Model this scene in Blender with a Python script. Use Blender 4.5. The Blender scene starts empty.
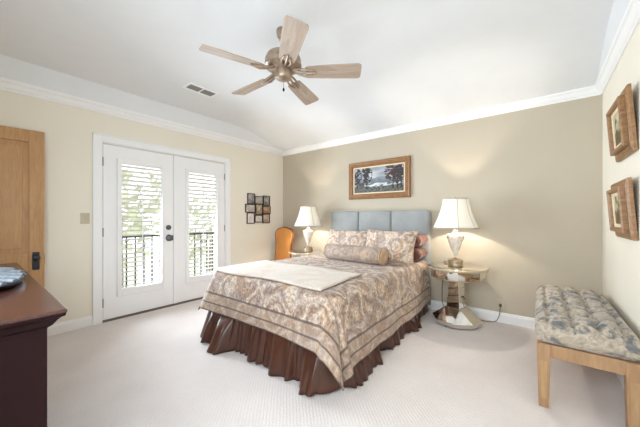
import bpy, bmesh, math, random
from mathutils import Vector, Matrix, noise

S = bpy.context.scene
C = bpy.context.collection
PI = math.pi
R_ = math.radians

# ------------------------------------------------------------------ camera
cam_data = bpy.data.cameras.new('camera')
cam = bpy.data.objects.new('camera', cam_data)
C.objects.link(cam)
cam_data.sensor_width = 36.0
cam_data.lens = 278.0 / 640.0 * 36.0
cam_data.shift_y = 3.5 / 640.0
cam_data.clip_start = 0.02
cam.location = (0, 0, 1.205)
cam.rotation_euler = (PI / 2, 0, R_(38.3))
S.camera = cam

# ------------------------------------------------------------------ world and lights
S.view_settings.view_transform = 'Standard'
S.view_settings.look = 'None'
S.view_settings.gamma = 1.0
S.view_settings.use_curve_mapping = False
S.view_settings.exposure = 0.15
S.cycles.use_denoising = True
S.cycles.max_bounces = 12
S.cycles.diffuse_bounces = 8
S.cycles.sample_clamp_indirect = 6.0

world = bpy.data.worlds.new('sky')
S.world = world
world.use_nodes = True
bg = world.node_tree.nodes['Background']
bg.inputs[0].default_value = (0.90, 0.96, 1.0, 1)
bg.inputs[1].default_value = 2.1


def area(name, loc, rot, sx, sy, power, col, spread=180):
    d = bpy.data.lights.new(name, 'AREA')
    d.shape = 'RECTANGLE'
    d.size = sx
    d.size_y = sy
    d.energy = power
    d.color = col
    d.spread = R_(spread)
    o = bpy.data.objects.new(name, d)
    C.objects.link(o)
    o.location = loc
    o.rotation_euler = rot
    return o


# daylight falling through the french doors, plus fill from an added window behind camera
area('door_daylight', (-3.87, 1.358, 1.09), (0, R_(-86), R_(16)), 1.48, 0.44, 25, (0.82, 0.91, 1.0), 120)
area('door_daylight', (-3.87, 2.161, 1.09), (0, R_(-86), R_(16)), 1.48, 0.42, 25, (0.82, 0.91, 1.0), 120)
area('added_window_fill', (-0.75, -0.60, 1.45), (R_(54), 0, R_(14)), 2.3, 1.0, 70, (0.80, 0.90, 1.0))
LAMP_STRENGTH = 850.0
LAMP_C = (1.0, 0.90, 0.77)


# ------------------------------------------------------------------ helpers
def lin(v):
    v = v / 255.0
    return v / 12.92 if v <= 0.04045 else ((v + 0.055) / 1.055) ** 2.4


def rgb(r, g, b):
    return (lin(r), lin(g), lin(b), 1.0)


class NT:
    def __init__(self, name):
        self.m = bpy.data.materials.new(name)
        self.m.use_nodes = True
        self.t = self.m.node_tree
        self.b = self.t.nodes['Principled BSDF']
        self.out = self.t.nodes['Material Output']

    def n(self, typ, props=None, **inp):
        nd = self.t.nodes.new(typ)
        for k, v in (props or {}).items():
            setattr(nd, k, v)
        for k, v in inp.items():
            k = k.replace('_', ' ')
            s = nd.inputs[int(k[1:])] if k[0] == 'i' and k[1:].isdigit() else nd.inputs[k]
            if isinstance(v, bpy.types.NodeSocket):
                self.t.links.new(v, s)
            else:
                s.default_value = v
        return nd

    def link(self, a, b):
        self.t.links.new(a, b)

    def ramp(self, fac, stops, interp='LINEAR'):
        nd = self.t.nodes.new('ShaderNodeValToRGB')
        nd.color_ramp.interpolation = interp
        e = nd.color_ramp.elements
        while len(e) < len(stops):
            e.new(0.5)
        for el, (p, c) in zip(e, stops):
            el.position = p
            el.color = c
        self.link(fac, nd.inputs[0])
        return nd.outputs[0]

    def math(self, op, a, b=0.0):
        return self.n('ShaderNodeMath', {'operation': op}, i0=a, i1=b).outputs[0]

    def mix(self, fac, a, b, mode='MIX'):
        nd = self.t.nodes.new('ShaderNodeMix')
        nd.data_type = 'RGBA'
        nd.blend_type = mode
        for s, v in ((nd.inputs[0], fac), (nd.inputs[6], a), (nd.inputs[7], b)):
            if isinstance(v, bpy.types.NodeSocket):
                self.link(v, s)
            else:
                s.default_value = v
        return nd.outputs[2]

    def coord(self, scale=(1, 1, 1), rot=(0, 0, 0), kind='Object'):
        tc = self.t.nodes.new('ShaderNodeTexCoord')
        return self.n('ShaderNodeMapping', i0=tc.outputs[kind], i2=rot, i3=scale).outputs[0]

    def noise(self, vec, scale, detail=3.0, dist=0.0):
        nd = self.n('ShaderNodeTexNoise', Vector=vec, Scale=scale, Detail=detail, Distortion=dist)
        return nd.outputs[0]

    def bump(self, h, strength=0.3, dist=0.01):
        b = self.n('ShaderNodeBump', Strength=strength, Distance=dist, Height=h)
        self.link(b.outputs[0], self.b.inputs['Normal'])

    def base(self, c):
        if isinstance(c, bpy.types.NodeSocket):
            self.link(c, self.b.inputs['Base Color'])
        else:
            self.b.inputs['Base Color'].default_value = c


def plain(name, col, rough=0.5, metal=0.0, var=0.05, vscale=6.0, bump=0.0, bscale=200.0, sheen=0.0, spec=0.5):
    t = NT(name)
    v = t.coord()
    f = t.noise(v, vscale, 3)
    dark = tuple(c * (1 - var) for c in col[:3]) + (1,)
    lite = tuple(min(1, c * (1 + var)) for c in col[:3]) + (1,)
    t.base(t.ramp(f, [(0.3, dark), (0.7, lite)]))
    t.b.inputs['Roughness'].default_value = rough
    t.b.inputs['Metallic'].default_value = metal
    t.b.inputs['Specular IOR Level'].default_value = spec
    if sheen:
        t.b.inputs['Sheen Weight'].default_value = sheen
    if bump:
        t.bump(t.noise(v, bscale, 2), bump, 0.004)
    return t.m


def wood(name, c1, c2, rough=0.4, stretch=(1.5, 14, 14), scale=3.0, spec=0.5):
    t = NT(name)
    v = t.coord(scale=stretch)
    f = t.noise(v, scale, 6, 1.5)
    g = t.noise(v, scale * 6, 3, 0.5)
    f2 = t.math('ADD', t.math('MULTIPLY', f, 0.75), t.math('MULTIPLY', g, 0.25))
    t.base(t.ramp(f2, [(0.33, c1), (0.68, c2)]))
    t.b.inputs['Roughness'].default_value = rough
    t.b.inputs['Specular IOR Level'].default_value = spec
    t.bump(f2, 0.08, 0.003)
    return t.m


def painted(name, rough=0.5):
    """flat artwork whose colours are laid down point by point"""
    t = NT(name)
    a = t.n('ShaderNodeAttribute', {'attribute_name': 'paint'})
    t.base(a.outputs['Color'])
    t.b.inputs['Roughness'].default_value = rough
    return t.m


# ------------------------------------------------------------------ mesh helpers
def box(bm, x0, x1, y0, y1, z0, z1):
    vs = [bm.verts.new((x, y, z)) for x in (x0, x1) for y in (y0, y1) for z in (z0, z1)]
    for f in ((0, 1, 3, 2), (4, 6, 7, 5), (0, 4, 5, 1), (2, 3, 7, 6), (0, 2, 6, 4), (1, 5, 7, 3)):
        bm.faces.new([vs[i] for i in f])
    return vs


def lathe(bm, prof, c=(0, 0, 0), seg=32, caps=True, mod=None, axis='Z'):
    rings = []
    for r, h in prof:
        ring = []
        for k in range(seg):
            a = 2 * PI * k / seg
            rr = r * (mod(a, h) if mod else 1)
            p = (rr * math.cos(a), rr * math.sin(a), h)
            if axis == 'X':
                p = (h, p[0], p[1])
            elif axis == 'Y':
                p = (p[0], h, p[1])
            ring.append(bm.verts.new((c[0] + p[0], c[1] + p[1], c[2] + p[2])))
        rings.append(ring)
    for a, b in zip(rings, rings[1:]):
        for k in range(seg):
            bm.faces.new((a[k], a[(k + 1) % seg], b[(k + 1) % seg], b[k]))
    if caps:
        bm.faces.new(rings[0][::-1])
        bm.faces.new(rings[-1])
    return rings


def tube(bm, pts, r, seg=10, closed=False):
    pts = [Vector(p) for p in pts]
    n = len(pts)
    rad = r if isinstance(r, (list, tuple)) else [r] * n
    rings = []
    up = Vector((0, 0, 1))
    prev = None
    for i, p in enumerate(pts):
        if closed:
            d = pts[(i + 1) % n] - pts[i - 1]
        else:
            d = pts[min(i + 1, n - 1)] - pts[max(i - 1, 0)]
        d.normalize()
        if prev is None:
            s = d.cross(up)
            if s.length < 1e-3:
                s = d.cross(Vector((1, 0, 0)))
        else:
            s = prev - d * prev.dot(d)
        s.normalize()
        prev = s
        t = d.cross(s)
        rings.append([bm.verts.new(p + (s * math.cos(2 * PI * k / seg) + t * math.sin(2 * PI * k / seg)) * rad[i]) for k in range(seg)])
    for i in range(n if closed else n - 1):
        a, b = rings[i], rings[(i + 1) % n]
        for k in range(seg):
            bm.faces.new((a[k], a[(k + 1) % seg], b[(k + 1) % seg], b[k]))
    if not closed:
        bm.faces.new(rings[0][::-1])
        bm.faces.new(rings[-1])


def extrude_profile(bm, prof, p0, p1, out):
    """sweep a (offset, height) profile from p0 to p1; offset grows along out"""
    p0, p1, out = Vector(p0), Vector(p1), Vector(out)
    a = [bm.verts.new(p0 + out * o + Vector((0, 0, z))) for o, z in prof]
    b = [bm.verts.new(p1 + out * o + Vector((0, 0, z))) for o, z in prof]
    n = len(prof)
    for k in range(n):
        bm.faces.new((a[k], a[(k + 1) % n], b[(k + 1) % n], b[k]))
    bm.faces.new(a[::-1])
    bm.faces.new(b)


def rounded_box(bm, c, size, r, n, disp=None):
    """box with rounded edges from a dense grid; disp(q, local01) moves each point"""
    hx, hy, hz = size[0] / 2, size[1] / 2, size[2] / 2
    r = min(r, hx, hy, hz)
    cache = {}

    def vert(ix, iy, iz):
        k = (ix, iy, iz)
        if k not in cache:
            q = Vector((-hx + 2 * hx * ix / n[0], -hy + 2 * hy * iy / n[1], -hz + 2 * hz * iz / n[2]))
            i = Vector((max(-hx + r, min(hx - r, q.x)), max(-hy + r, min(hy - r, q.y)), max(-hz + r, min(hz - r, q.z))))
            d = q - i
            p = i + d.normalized() * r if d.length > 1e-9 else q
            if disp:
                p = disp(p)
            cache[k] = bm.verts.new(Vector(c) + p)
        return cache[k]
    for iz in (0, n[2]):
        for i in range(n[0]):
            for j in range(n[1]):
                f = [vert(i, j, iz), vert(i + 1, j, iz), vert(i + 1, j + 1, iz), vert(i, j + 1, iz)]
                bm.faces.new(f if iz else f[::-1])
    for iy in (0, n[1]):
        for i in range(n[0]):
            for j in range(n[2]):
                f = [vert(i, iy, j), vert(i + 1, iy, j), vert(i + 1, iy, j + 1), vert(i, iy, j + 1)]
                bm.faces.new(f[::-1] if iy else f)
    for ix in (0, n[0]):
        for i in range(n[1]):
            for j in range(n[2]):
                f = [vert(ix, i, j), vert(ix, i + 1, j), vert(ix, i + 1, j + 1), vert(ix, i, j + 1)]
                bm.faces.new(f if ix else f[::-1])


def obj(name, bm, m, parent=None, smooth=None, bevel=0.0, loc=None, rot=None, solid=0.0):
    bmesh.ops.recalc_face_normals(bm, faces=bm.faces[:])
    me = bpy.data.meshes.new(name)
    bm.to_mesh(me)
    bm.free()
    for mm in (m if isinstance(m, (list, tuple)) else [m]):
        me.materials.append(mm)
    if smooth is not None:
        for p in me.polygons:
            p.use_smooth = True
        me.set_sharp_from_angle(angle=R_(smooth))
    o = bpy.data.objects.new(name, me)
    C.objects.link(o)
    if parent:
        o.parent = parent
    if loc:
        o.location = loc
    if rot:
        o.rotation_euler = rot
    if solid:
        md = o.modifiers.new('solid', 'SOLIDIFY')
        md.thickness = solid
        md.offset = 1.0
    if bevel:
        md = o.modifiers.new('bevel', 'BEVEL')
        md.width = bevel
        md.segments = 2
        md.limit_method = 'ANGLE'
    return o


def B():
    return bmesh.new()


def bx(name, dims, m, parent=None, bevel=0.0, **k):
    bm = B()
    box(bm, *dims)
    return obj(name, bm, m, parent, bevel=bevel, **k)


def tag(o, label, cat, group=None):
    o['label'] = label
    o['category'] = cat
    if group:
        o['group'] = group
    return o


def thing(name, label, cat, loc=(0, 0, 0), rz=0.0, group=None):
    o = bpy.data.objects.new(name, None)
    o.empty_display_size = 0.1
    C.objects.link(o)
    o.location = loc
    o.rotation_euler = (0, 0, rz)
    return tag(o, label, cat, group)


def struct(o):
    o['kind'] = 'structure'
    return o


def paint_grid(name, m, parent, fn, nx, nz, p0, ux, uz):
    """flat picture: grid from p0 along ux (width) and uz (height), coloured by fn(u, v)"""
    p0, ux, uz = Vector(p0), Vector(ux), Vector(uz)
    vs, cs = [], []
    for j in range(nz + 1):
        for i in range(nx + 1):
            u, v = i / nx, j / nz
            vs.append(p0 + ux * u + uz * v)
            cs.append(fn(u, v))
    fs = [(j * (nx + 1) + i, j * (nx + 1) + i + 1, (j + 1) * (nx + 1) + i + 1, (j + 1) * (nx + 1) + i) for j in range(nz) for i in range(nx)]
    me = bpy.data.meshes.new(name)
    me.from_pydata(vs, [], fs)
    at = me.attributes.new('paint', 'FLOAT_COLOR', 'POINT')
    for k, c in enumerate(cs):
        at.data[k].color = rgb(*c)
    me.materials.append(m)
    o = bpy.data.objects.new(name, me)
    C.objects.link(o)
    o.parent = parent
    return o


# ------------------------------------------------------------------ materials
M = {}
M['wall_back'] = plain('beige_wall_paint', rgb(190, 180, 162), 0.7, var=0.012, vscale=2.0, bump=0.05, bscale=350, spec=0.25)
M['wall'] = plain('cream_wall_paint', rgb(234, 228, 213), 0.7, var=0.012, vscale=2.0, bump=0.05, bscale=350, spec=0.25)
M['white'] = plain('white_trim_paint', rgb(240, 240, 240), 0.4, var=0.01, spec=0.4)
M['ceiling'] = plain('white_ceiling_paint', rgb(227, 229, 231), 0.8, var=0.01, bump=0.04, bscale=300, spec=0.2)

t = NT('cream_carpet')
v = t.coord()
f1 = t.noise(v, 3.0, 4)
f2 = t.noise(v, 160.0, 2)
wv = t.n('ShaderNodeTexWave', {'wave_type': 'BANDS', 'bands_direction': 'DIAGONAL'}, Vector=v, Scale=22.0, Distortion=2.0, Detail=2.0).outputs[1]
hh = t.math('ADD', t.math('MULTIPLY', f2, 0.8), t.math('MULTIPLY', wv, 0.2))
cbase = t.ramp(f1, [(0.3, rgb(228, 220, 217)), (0.7, rgb(236, 229, 226))])
t.base(t.mix(t.ramp(hh, [(0.2, (0, 0, 0, 1)), (0.8, (1, 1, 1, 1))]), t.mix(0.16, cbase, rgb(120, 110, 100)), cbase))
t.b.inputs['Roughness'].default_value = 0.95
t.b.inputs['Specular IOR Level'].default_value = 0.1
t.bump(hh, 0.6, 0.01)
M['carpet'] = t.m

t = NT('clear_glass')
tr = t.n('ShaderNodeBsdfTransparent')
gl = t.n('ShaderNodeBsdfGlossy', Roughness=0.02)
mx = t.n('ShaderNodeMixShader', i0=0.06)
t.link(tr.outputs[0], mx.inputs[1])
t.link(gl.outputs[0], mx.inputs[2])
t.link(mx.outputs[0], t.out.inputs[0])
M['glass'] = t.m

M['door_wood'] = wood('honey_maple', rgb(172, 128, 82), rgb(192, 148, 98), 0.45, stretch=(10, 10, 1.2))
M['bench_wood'] = wood('pale_oak', rgb(152, 116, 82), rgb(176, 140, 104), 0.5, stretch=(9, 9, 1.5))
M['leg_inset'] = wood('pale_oak_inset', rgb(164, 130, 90), rgb(184, 152, 112), 0.5, stretch=(9, 9, 2))
M['dresser'] = wood('dark_mahogany', rgb(28, 10, 12), rgb(36, 14, 15), 0.4, stretch=(9, 9, 1.0), scale=2.0, spec=0.15)
M['dresser_top'] = wood('polished_mahogany_top', rgb(60, 36, 31), rgb(80, 50, 42), 0.22, stretch=(2, 14, 14))
M['chair_wood'] = wood('walnut_chair_wood', rgb(104, 58, 28), rgb(138, 80, 40), 0.35, stretch=(8, 8, 2))
M['gold_fabric'] = plain('amber_upholstery', rgb(206, 138, 62), 0.55, var=0.08, vscale=9, bump=0.1, bscale=300, sheen=0.2)
M['frame_wood'] = wood('carved_oak_frame', rgb(124, 86, 52), rgb(160, 116, 74), 0.4, stretch=(6, 6, 6), scale=5)
M['old_frame'] = wood('rustic_brown_frame', rgb(112, 80, 48), rgb(164, 122, 78), 0.42, stretch=(8, 3, 8), scale=4)
M['liner'] = plain('linen_liner', rgb(226, 208, 178), 0.8)
M['paint'] = painted('artwork')
M['black_frame'] = plain('dark_brown_frame', rgb(48, 36, 32), 0.4)
M['black'] = plain('blackened_metal', rgb(44, 44, 50), 0.35, metal=0.6)
M['dark_nickel'] = plain('dark_nickel', rgb(96, 98, 104), 0.3, metal=0.7)
M['steel'] = plain('grey_steel', rgb(150, 150, 150), 0.35, metal=0.9)
M['mirror'] = plain('antiqued_mirror', rgb(226, 222, 214), 0.05, metal=1.0, var=0.03, vscale=12)
M['champagne'] = plain('champagne_edge', rgb(196, 186, 160), 0.3, metal=0.5)
M['blade'] = wood('washed_oak_blade', rgb(154, 136, 120), rgb(184, 166, 150), 0.45, stretch=(1.2, 12, 12))
M['fan_metal'] = plain('pewter_bronze', rgb(158, 140, 122), 0.38, metal=0.55, var=0.22, vscale=26)
M['vent_grey'] = plain('vent_shadow_grey', rgb(150, 144, 140), 0.7)
M['plate'] = plain('almond_plastic', rgb(194, 184, 160), 0.5)
M['slat'] = plain('white_slat', rgb(226, 224, 216), 0.5)
M['cord'] = plain('brown_cord', rgb(92, 78, 60), 0.5)

t = NT('blue_grey_velvet')
v = t.coord()
f = t.noise(v, 5.0, 3)
t.base(t.ramp(f, [(0.3, rgb(138, 141, 140)), (0.7, rgb(152, 154, 152))]))
t.b.inputs['Roughness'].default_value = 0.7
t.b.inputs['Sheen Weight'].default_value = 0.35
t.bump(t.noise(v, 260.0, 2), 0.1, 0.003)
M['velvet'] = t.m


def brocade(name, cols, scale=5.0, rings=15.0, attr=None, border=False, fine=40.0, patches=1.0):
    """scrolling paisley cloth: rings curling round random centres, filled with fine leaf work"""
    t = NT(name)
    if attr:
        v = t.n('ShaderNodeAttribute', {'attribute_name': attr}).outputs['Vector']
    else:
        v = t.coord()
    nz = t.n('ShaderNodeTexNoise', Vector=v, Scale=scale * 0.9, Detail=2.0).outputs[1]
    off = t.n('ShaderNodeVectorMath', {'operation': 'SUBTRACT'}, i0=nz, i1=(0.5, 0.5, 0.5)).outputs[0]
    off = t.n('ShaderNodeVectorMath', {'operation': 'SCALE'}, i0=off, Scale=0.9 / scale).outputs[0]
    w = t.n('ShaderNodeVectorMath', {'operation': 'ADD'}, i0=v, i1=off).outputs[0]
    # curling ribbons that follow a slow noise, leaf-filled, with patches of warm and cool ground
    flow = t.noise(w, scale * 0.42, 1.0, 0.6)
    vor = t.n('ShaderNodeTexVoronoi', {'feature': 'F1'}, Vector=w, Scale=scale * 0.62).outputs['Distance']
    arg = t.math('ADD', t.math('MULTIPLY', vor, rings), t.math('MULTIPLY', flow, rings * 1.6))
    sw = t.math('ADD', t.math('MULTIPLY', t.math('SINE', arg), 0.20), 0.5)
    leaf = t.n('ShaderNodeTexVoronoi', {'feature': 'SMOOTH_F1'}, Vector=w, Scale=fine).outputs['Distance']
    leaf = t.math('MULTIPLY', t.math('SUBTRACT', leaf, 0.42), 0.75)
    grain = t.math('MULTIPLY', t.math('SUBTRACT', t.noise(v, fine * 0.7, 3), 0.5), 0.8)
    fac = t.math('ADD', t.math('ADD', sw, leaf), grain)
    col = t.ramp(fac, [(0.12, cols[0]), (0.34, cols[1]), (0.5, cols[2]), (0.66, cols[3]), (0.86, cols[4])])
    tone = t.noise(v, scale * 0.8, 2, 1.0)
    col = t.mix(t.ramp(tone, [(0.42, (0.30 * patches, 0.30 * patches, 0.30 * patches, 1)), (0.52, (0, 0, 0, 1))]), col, rgb(142, 128, 130))
    col = t.mix(t.ramp(tone, [(0.55, (0, 0, 0, 1)), (0.66, (0.32 * patches, 0.32 * patches, 0.32 * patches, 1))]), col, rgb(190, 150, 112))
    if border:
        hem = t.n('ShaderNodeAttribute', {'attribute_name': 'hem'}).outputs['Fac']
        dense = t.noise(w, 34.0, 3)
        band = t.ramp(dense, [(0.3, cols[1]), (0.5, cols[2]), (0.7, cols[5])])
        inb = t.math('LESS_THAN', hem, 0.165)
        col = t.mix(inb, col, t.mix(0.55, band, col))
        for c0, hw in ((0.0, 0.006), (0.075, 0.007), (0.165, 0.009)):
            ln = t.math('LESS_THAN', t.math('ABSOLUTE', t.math('SUBTRACT', hem, c0)), hw)
            col = t.mix(t.math('MULTIPLY', ln, 0.8), col, cols[6])
    t.base(col)
    t.b.inputs['Roughness'].default_value = 0.75
    t.b.inputs['Sheen Weight'].default_value = 0.15
    t.bump(t.math('ADD', fac, t.math('MULTIPLY', t.noise(v, 120.0, 2), 0.3)), 0.35, 0.008)
    return t.m


M['coverlet'] = brocade('paisley_coverlet', [rgb(112, 90, 78), rgb(144, 120, 102), rgb(164, 142, 124), rgb(182, 164, 146), rgb(208, 194, 178), rgb(168, 136, 104), rgb(74, 58, 54)], 7.0, 15.0, attr='cloth', border=True, fine=60)
M['sham'] = brocade('paisley_sham', [rgb(128, 104, 88), rgb(160, 138, 120), rgb(182, 162, 144), rgb(200, 182, 166), rgb(220, 208, 194)], 11.0, 14.0, fine=90)
M['bolster'] = brocade('taupe_bolster', [rgb(122, 104, 90), rgb(140, 122, 106), rgb(152, 134, 116), rgb(164, 146, 128), rgb(178, 160, 142)], 16.0, 10.0, fine=110)
M['bolster_end'] = plain('tan_satin', rgb(190, 160, 130), 0.45, var=0.1, vscale=20)
M['terracotta'] = plain('terracotta_satin', rgb(106, 66, 55), 0.42, var=0.12, vscale=9, sheen=0.2)
M['throw'] = brocade('ivory_throw', [rgb(202, 188, 174), rgb(206, 193, 179), rgb(210, 198, 185), rgb(214, 203, 191), rgb(218, 208, 197)], 5.0, 10.0, attr='cloth', fine=80, patches=0.15)
M['skirt'] = plain('chocolate_satin', rgb(72, 40, 27), 0.30, var=0.16, vscale=5, spec=0.5)
M['mattress'] = plain('white_ticking', rgb(228, 224, 216), 0.8)

t = NT('toile_bench_fabric')
v = t.coord()
big = t.noise(v, 10.5, 4, 1.6)
med = t.noise(v, 30.0, 5, 1.5)
c0 = t.ramp(med, [(0.3, rgb(138, 126, 112)), (0.5, rgb(168, 155, 138)), (0.7, rgb(188, 177, 160))])
c1 = t.ramp(med, [(0.3, rgb(84, 88, 92)), (0.55, rgb(110, 110, 108)), (0.7, rgb(142, 134, 120))])
t.base(t.mix(t.ramp(big, [(0.49, (0, 0, 0, 1)), (0.60, (1, 1, 1, 1))]), c0, c1))
t.b.inputs['Roughness'].default_value = 0.75
t.b.inputs['Sheen Weight'].default_value = 0.2
t.bump(med, 0.2, 0.004)
M['bench_fabric'] = t.m

t = NT('pleated_ivory_shade')
tl = t.n('ShaderNodeBsdfTranslucent', Color=rgb(246, 240, 226))
df = t.n('ShaderNodeBsdfDiffuse', Color=rgb(246, 243, 234))
mx = t.n('ShaderNodeMixShader', i0=0.065)
t.link(df.outputs[0], mx.inputs[1])
t.link(tl.outputs[0], mx.inputs[2])
t.link(mx.outputs[0], t.out.inputs[0])
M['shade'] = t.m
M['shade_trim'] = plain('taupe_braid', rgb(176, 160, 136), 0.7)
t = NT('crackled_ivory_ceramic')
v = t.coord()
f = t.noise(v, 22.0, 4, 1.0)
t.base(t.ramp(f, [(0.3, rgb(206, 192, 176)), (0.6, rgb(236, 228, 216))]))
t.b.inputs['Roughness'].default_value = 0.22
M['ceramic'] = t.m
M['antique_gold'] = plain('antique_gold', rgb(164, 146, 120), 0.4, metal=0.4, var=0.2, vscale=30)
M['bulb'] = plain('frosted_bulb', rgb(250, 245, 230), 0.4)
bt = NT('lit_bulb')
bt.b.inputs['Emission Color'].default_value = LAMP_C + (1,)
bt.b.inputs['Emission Strength'].default_value = LAMP_STRENGTH
M['bulb'] = bt.m

# ------------------------------------------------------------------ room shell
XL, XR, YB, YF = -3.91, 0.476, 3.79, -0.36
WT = 0.12
bm = B()
box(bm, XL - WT, XR + WT, YF - WT, YB + WT, -0.12, 0.0)
struct(obj('floor', bm, M['carpet']))
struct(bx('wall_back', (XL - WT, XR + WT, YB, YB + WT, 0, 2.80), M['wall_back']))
struct(bx('wall_right', (XR, XR + WT, YF - WT, YB, 0, 2.80), M['wall']))
bm = B()
DY0, DY1, DZ = 0.945, 2.525, 2.06
box(bm, XL - WT, XL, YF - WT, DY0, 0, 2.80)
box(bm, XL - WT, XL, DY1, YB, 0, 2.80)
box(bm, XL - WT, XL, DY0, DY1, DZ, 2.80)
struct(obj('wall_left', bm, M['wall']))
WX0, WX1, WZ0, WZ1 = -1.95, 0.40, 0.92, 2.0
bm = B()
box(bm, XL, WX0, YF - WT, YF, 0, 2.80)
box(bm, WX1, XR, YF - WT, YF, 0, 2.80)
box(bm, WX0, WX1, YF - WT, YF, 0, WZ0)
box(bm, WX0, WX1, YF - WT, YF, WZ1, 2.80)
struct(obj('wall_front', bm, M['wall']))

# ceiling: flat middle, a long slope down to the headboard wall, steep coves on the sides
CZ, CR = 2.66, 2.47
cx0, cx1, cy1 = XL + 0.05, XR - 0.05, YB - 0.05
bm = B()
prof_c = [(YF, CZ), (2.55, CZ), (2.70, CZ - 0.004), (2.82, CZ - 0.012), (2.95, CZ - 0.028), (3.10, CZ - 0.054), (3.25, CZ - 0.082), (cy1, CR)]
lo_l, lo_r, up_l, up_r = [], [], [], []
for y, z in prof_c:
    k = max(0.0, (z - CR) / (CZ - CR))
    up_l.append(bm.verts.new((cx0 + 0.08 * k, y, z)))
    up_r.append(bm.verts.new((cx1 - 0.035 * k, y, z)))
    lo_l.append(bm.verts.new((cx0, y, CR - 0.001)))
    lo_r.append(bm.verts.new((cx1, y, CR - 0.001)))
tl = [bm.verts.new((cx0, y, 2.8)) for y, z in prof_c]
tr2 = [bm.verts.new((cx1, y, 2.8)) for y, z in prof_c]
for k in range(len(prof_c) - 1):
    bm.faces.new((up_l[k], up_r[k], up_r[k + 1], up_l[k + 1]))
    bm.faces.new((lo_l[k], up_l[k], up_l[k + 1], lo_l[k + 1]))
    bm.faces.new((lo_r[k], up_r[k], up_r[k + 1], lo_r[k + 1]))
    bm.faces.new((tl[k], tl[k + 1], lo_l[k + 1], lo_l[k]))
    bm.faces.new((tr2[k], tr2[k + 1], lo_r[k + 1], lo_r[k]))
    bm.faces.new((tl[k], tl[k + 1], tr2[k + 1], tr2[k]))
struct(obj('ceiling', bm, M['ceiling'], smooth=25))

crown = [(0, 2.385), (0.012, 2.385), (0.014, 2.40), (0.022, 2.405), (0.034, 2.42), (0.044, 2.445), (0.056, 2.452), (0.058, 2.47), (0.058, 2.482), (0, 2.482)]
for nm, p0, p1, o in (('trim_1', (XL, YF, 0), (XL, YB, 0), (1, 0, 0)), ('trim_2', (XL, YB, 0), (XR, YB, 0), (0, -1, 0)), ('trim_3', (XR, YF, 0), (XR, YB, 0), (-1, 0, 0))):
    bm = B()
    extrude_profile(bm, crown, p0, p1, o)
    struct(obj(nm, bm, M['white'], smooth=30))
base = [(0, 0), (0.016, 0), (0.016, 0.085), (0.011, 0.095), (0.008, 0.11), (0, 0.112)]
for nm, segs in (('baseboard_left', [((XL, YF, 0), (XL, 0.862, 0), (1, 0, 0)), ((XL, 2.608, 0), (XL, YB, 0), (1, 0, 0))]),
                 ('baseboard_back', [((XL, YB, 0), (XR, YB, 0), (0, -1, 0))]),
                 ('baseboard_right', [((XR, YF, 0), (XR, YB, 0), (-1, 0, 0))])):
    bm = B()
    for p0, p1, o in segs:
        extrude_profile(bm, base, p0, p1, o)
    struct(obj(nm, bm, M['white']))

# casing round the french doors
bm = B()
for y0, y1, z0, z1 in ((0.866, 0.945, 0, 2.137), (2.525, 2.604, 0, 2.137), (0.945, 2.525, 2.06, 2.137)):
    box(bm, XL, XL + 0.018, y0, y1, z0, z1)
box(bm, XL, XL + 0.026, 0.858, 0.872, 0, 2.145)
box(bm, XL, XL + 0.026, 2.598, 2.612, 0, 2.145)
box(bm, XL, XL + 0.026, 0.858, 2.612, 2.131, 2.145)
box(bm, XL - WT, XL, 0.9451, 0.953, 0, 2.055)
box(bm, XL - WT, XL, 2.517, 2.5249, 0, 2.055)
box(bm, XL - WT, XL, 0.9451, 2.5249, 2.05, 2.0599)
box(bm, XL - 0.09, XL - 0.058, 0.9535, 0.975, 0.017, 2.05)
box(bm, XL - 0.09, XL - 0.058, 2.495, 2.5165, 0.017, 2.05)
box(bm, XL - 0.09, XL - 0.058, 0.9535, 2.5165, 2.025, 2.0495)
box(bm, XL - 0.075, XL - 0.055, 1.715, 1.755, 0.024, 2.03)
struct(obj('trim_4', bm, M['white'], bevel=0.003))
struct(bx('trim_5', (XL - WT, XL + 0.01, 0.95, 2.52, 0, 0.016), plain('bronze_threshold', rgb(120, 110, 100), 0.5, 0.4)))


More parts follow.
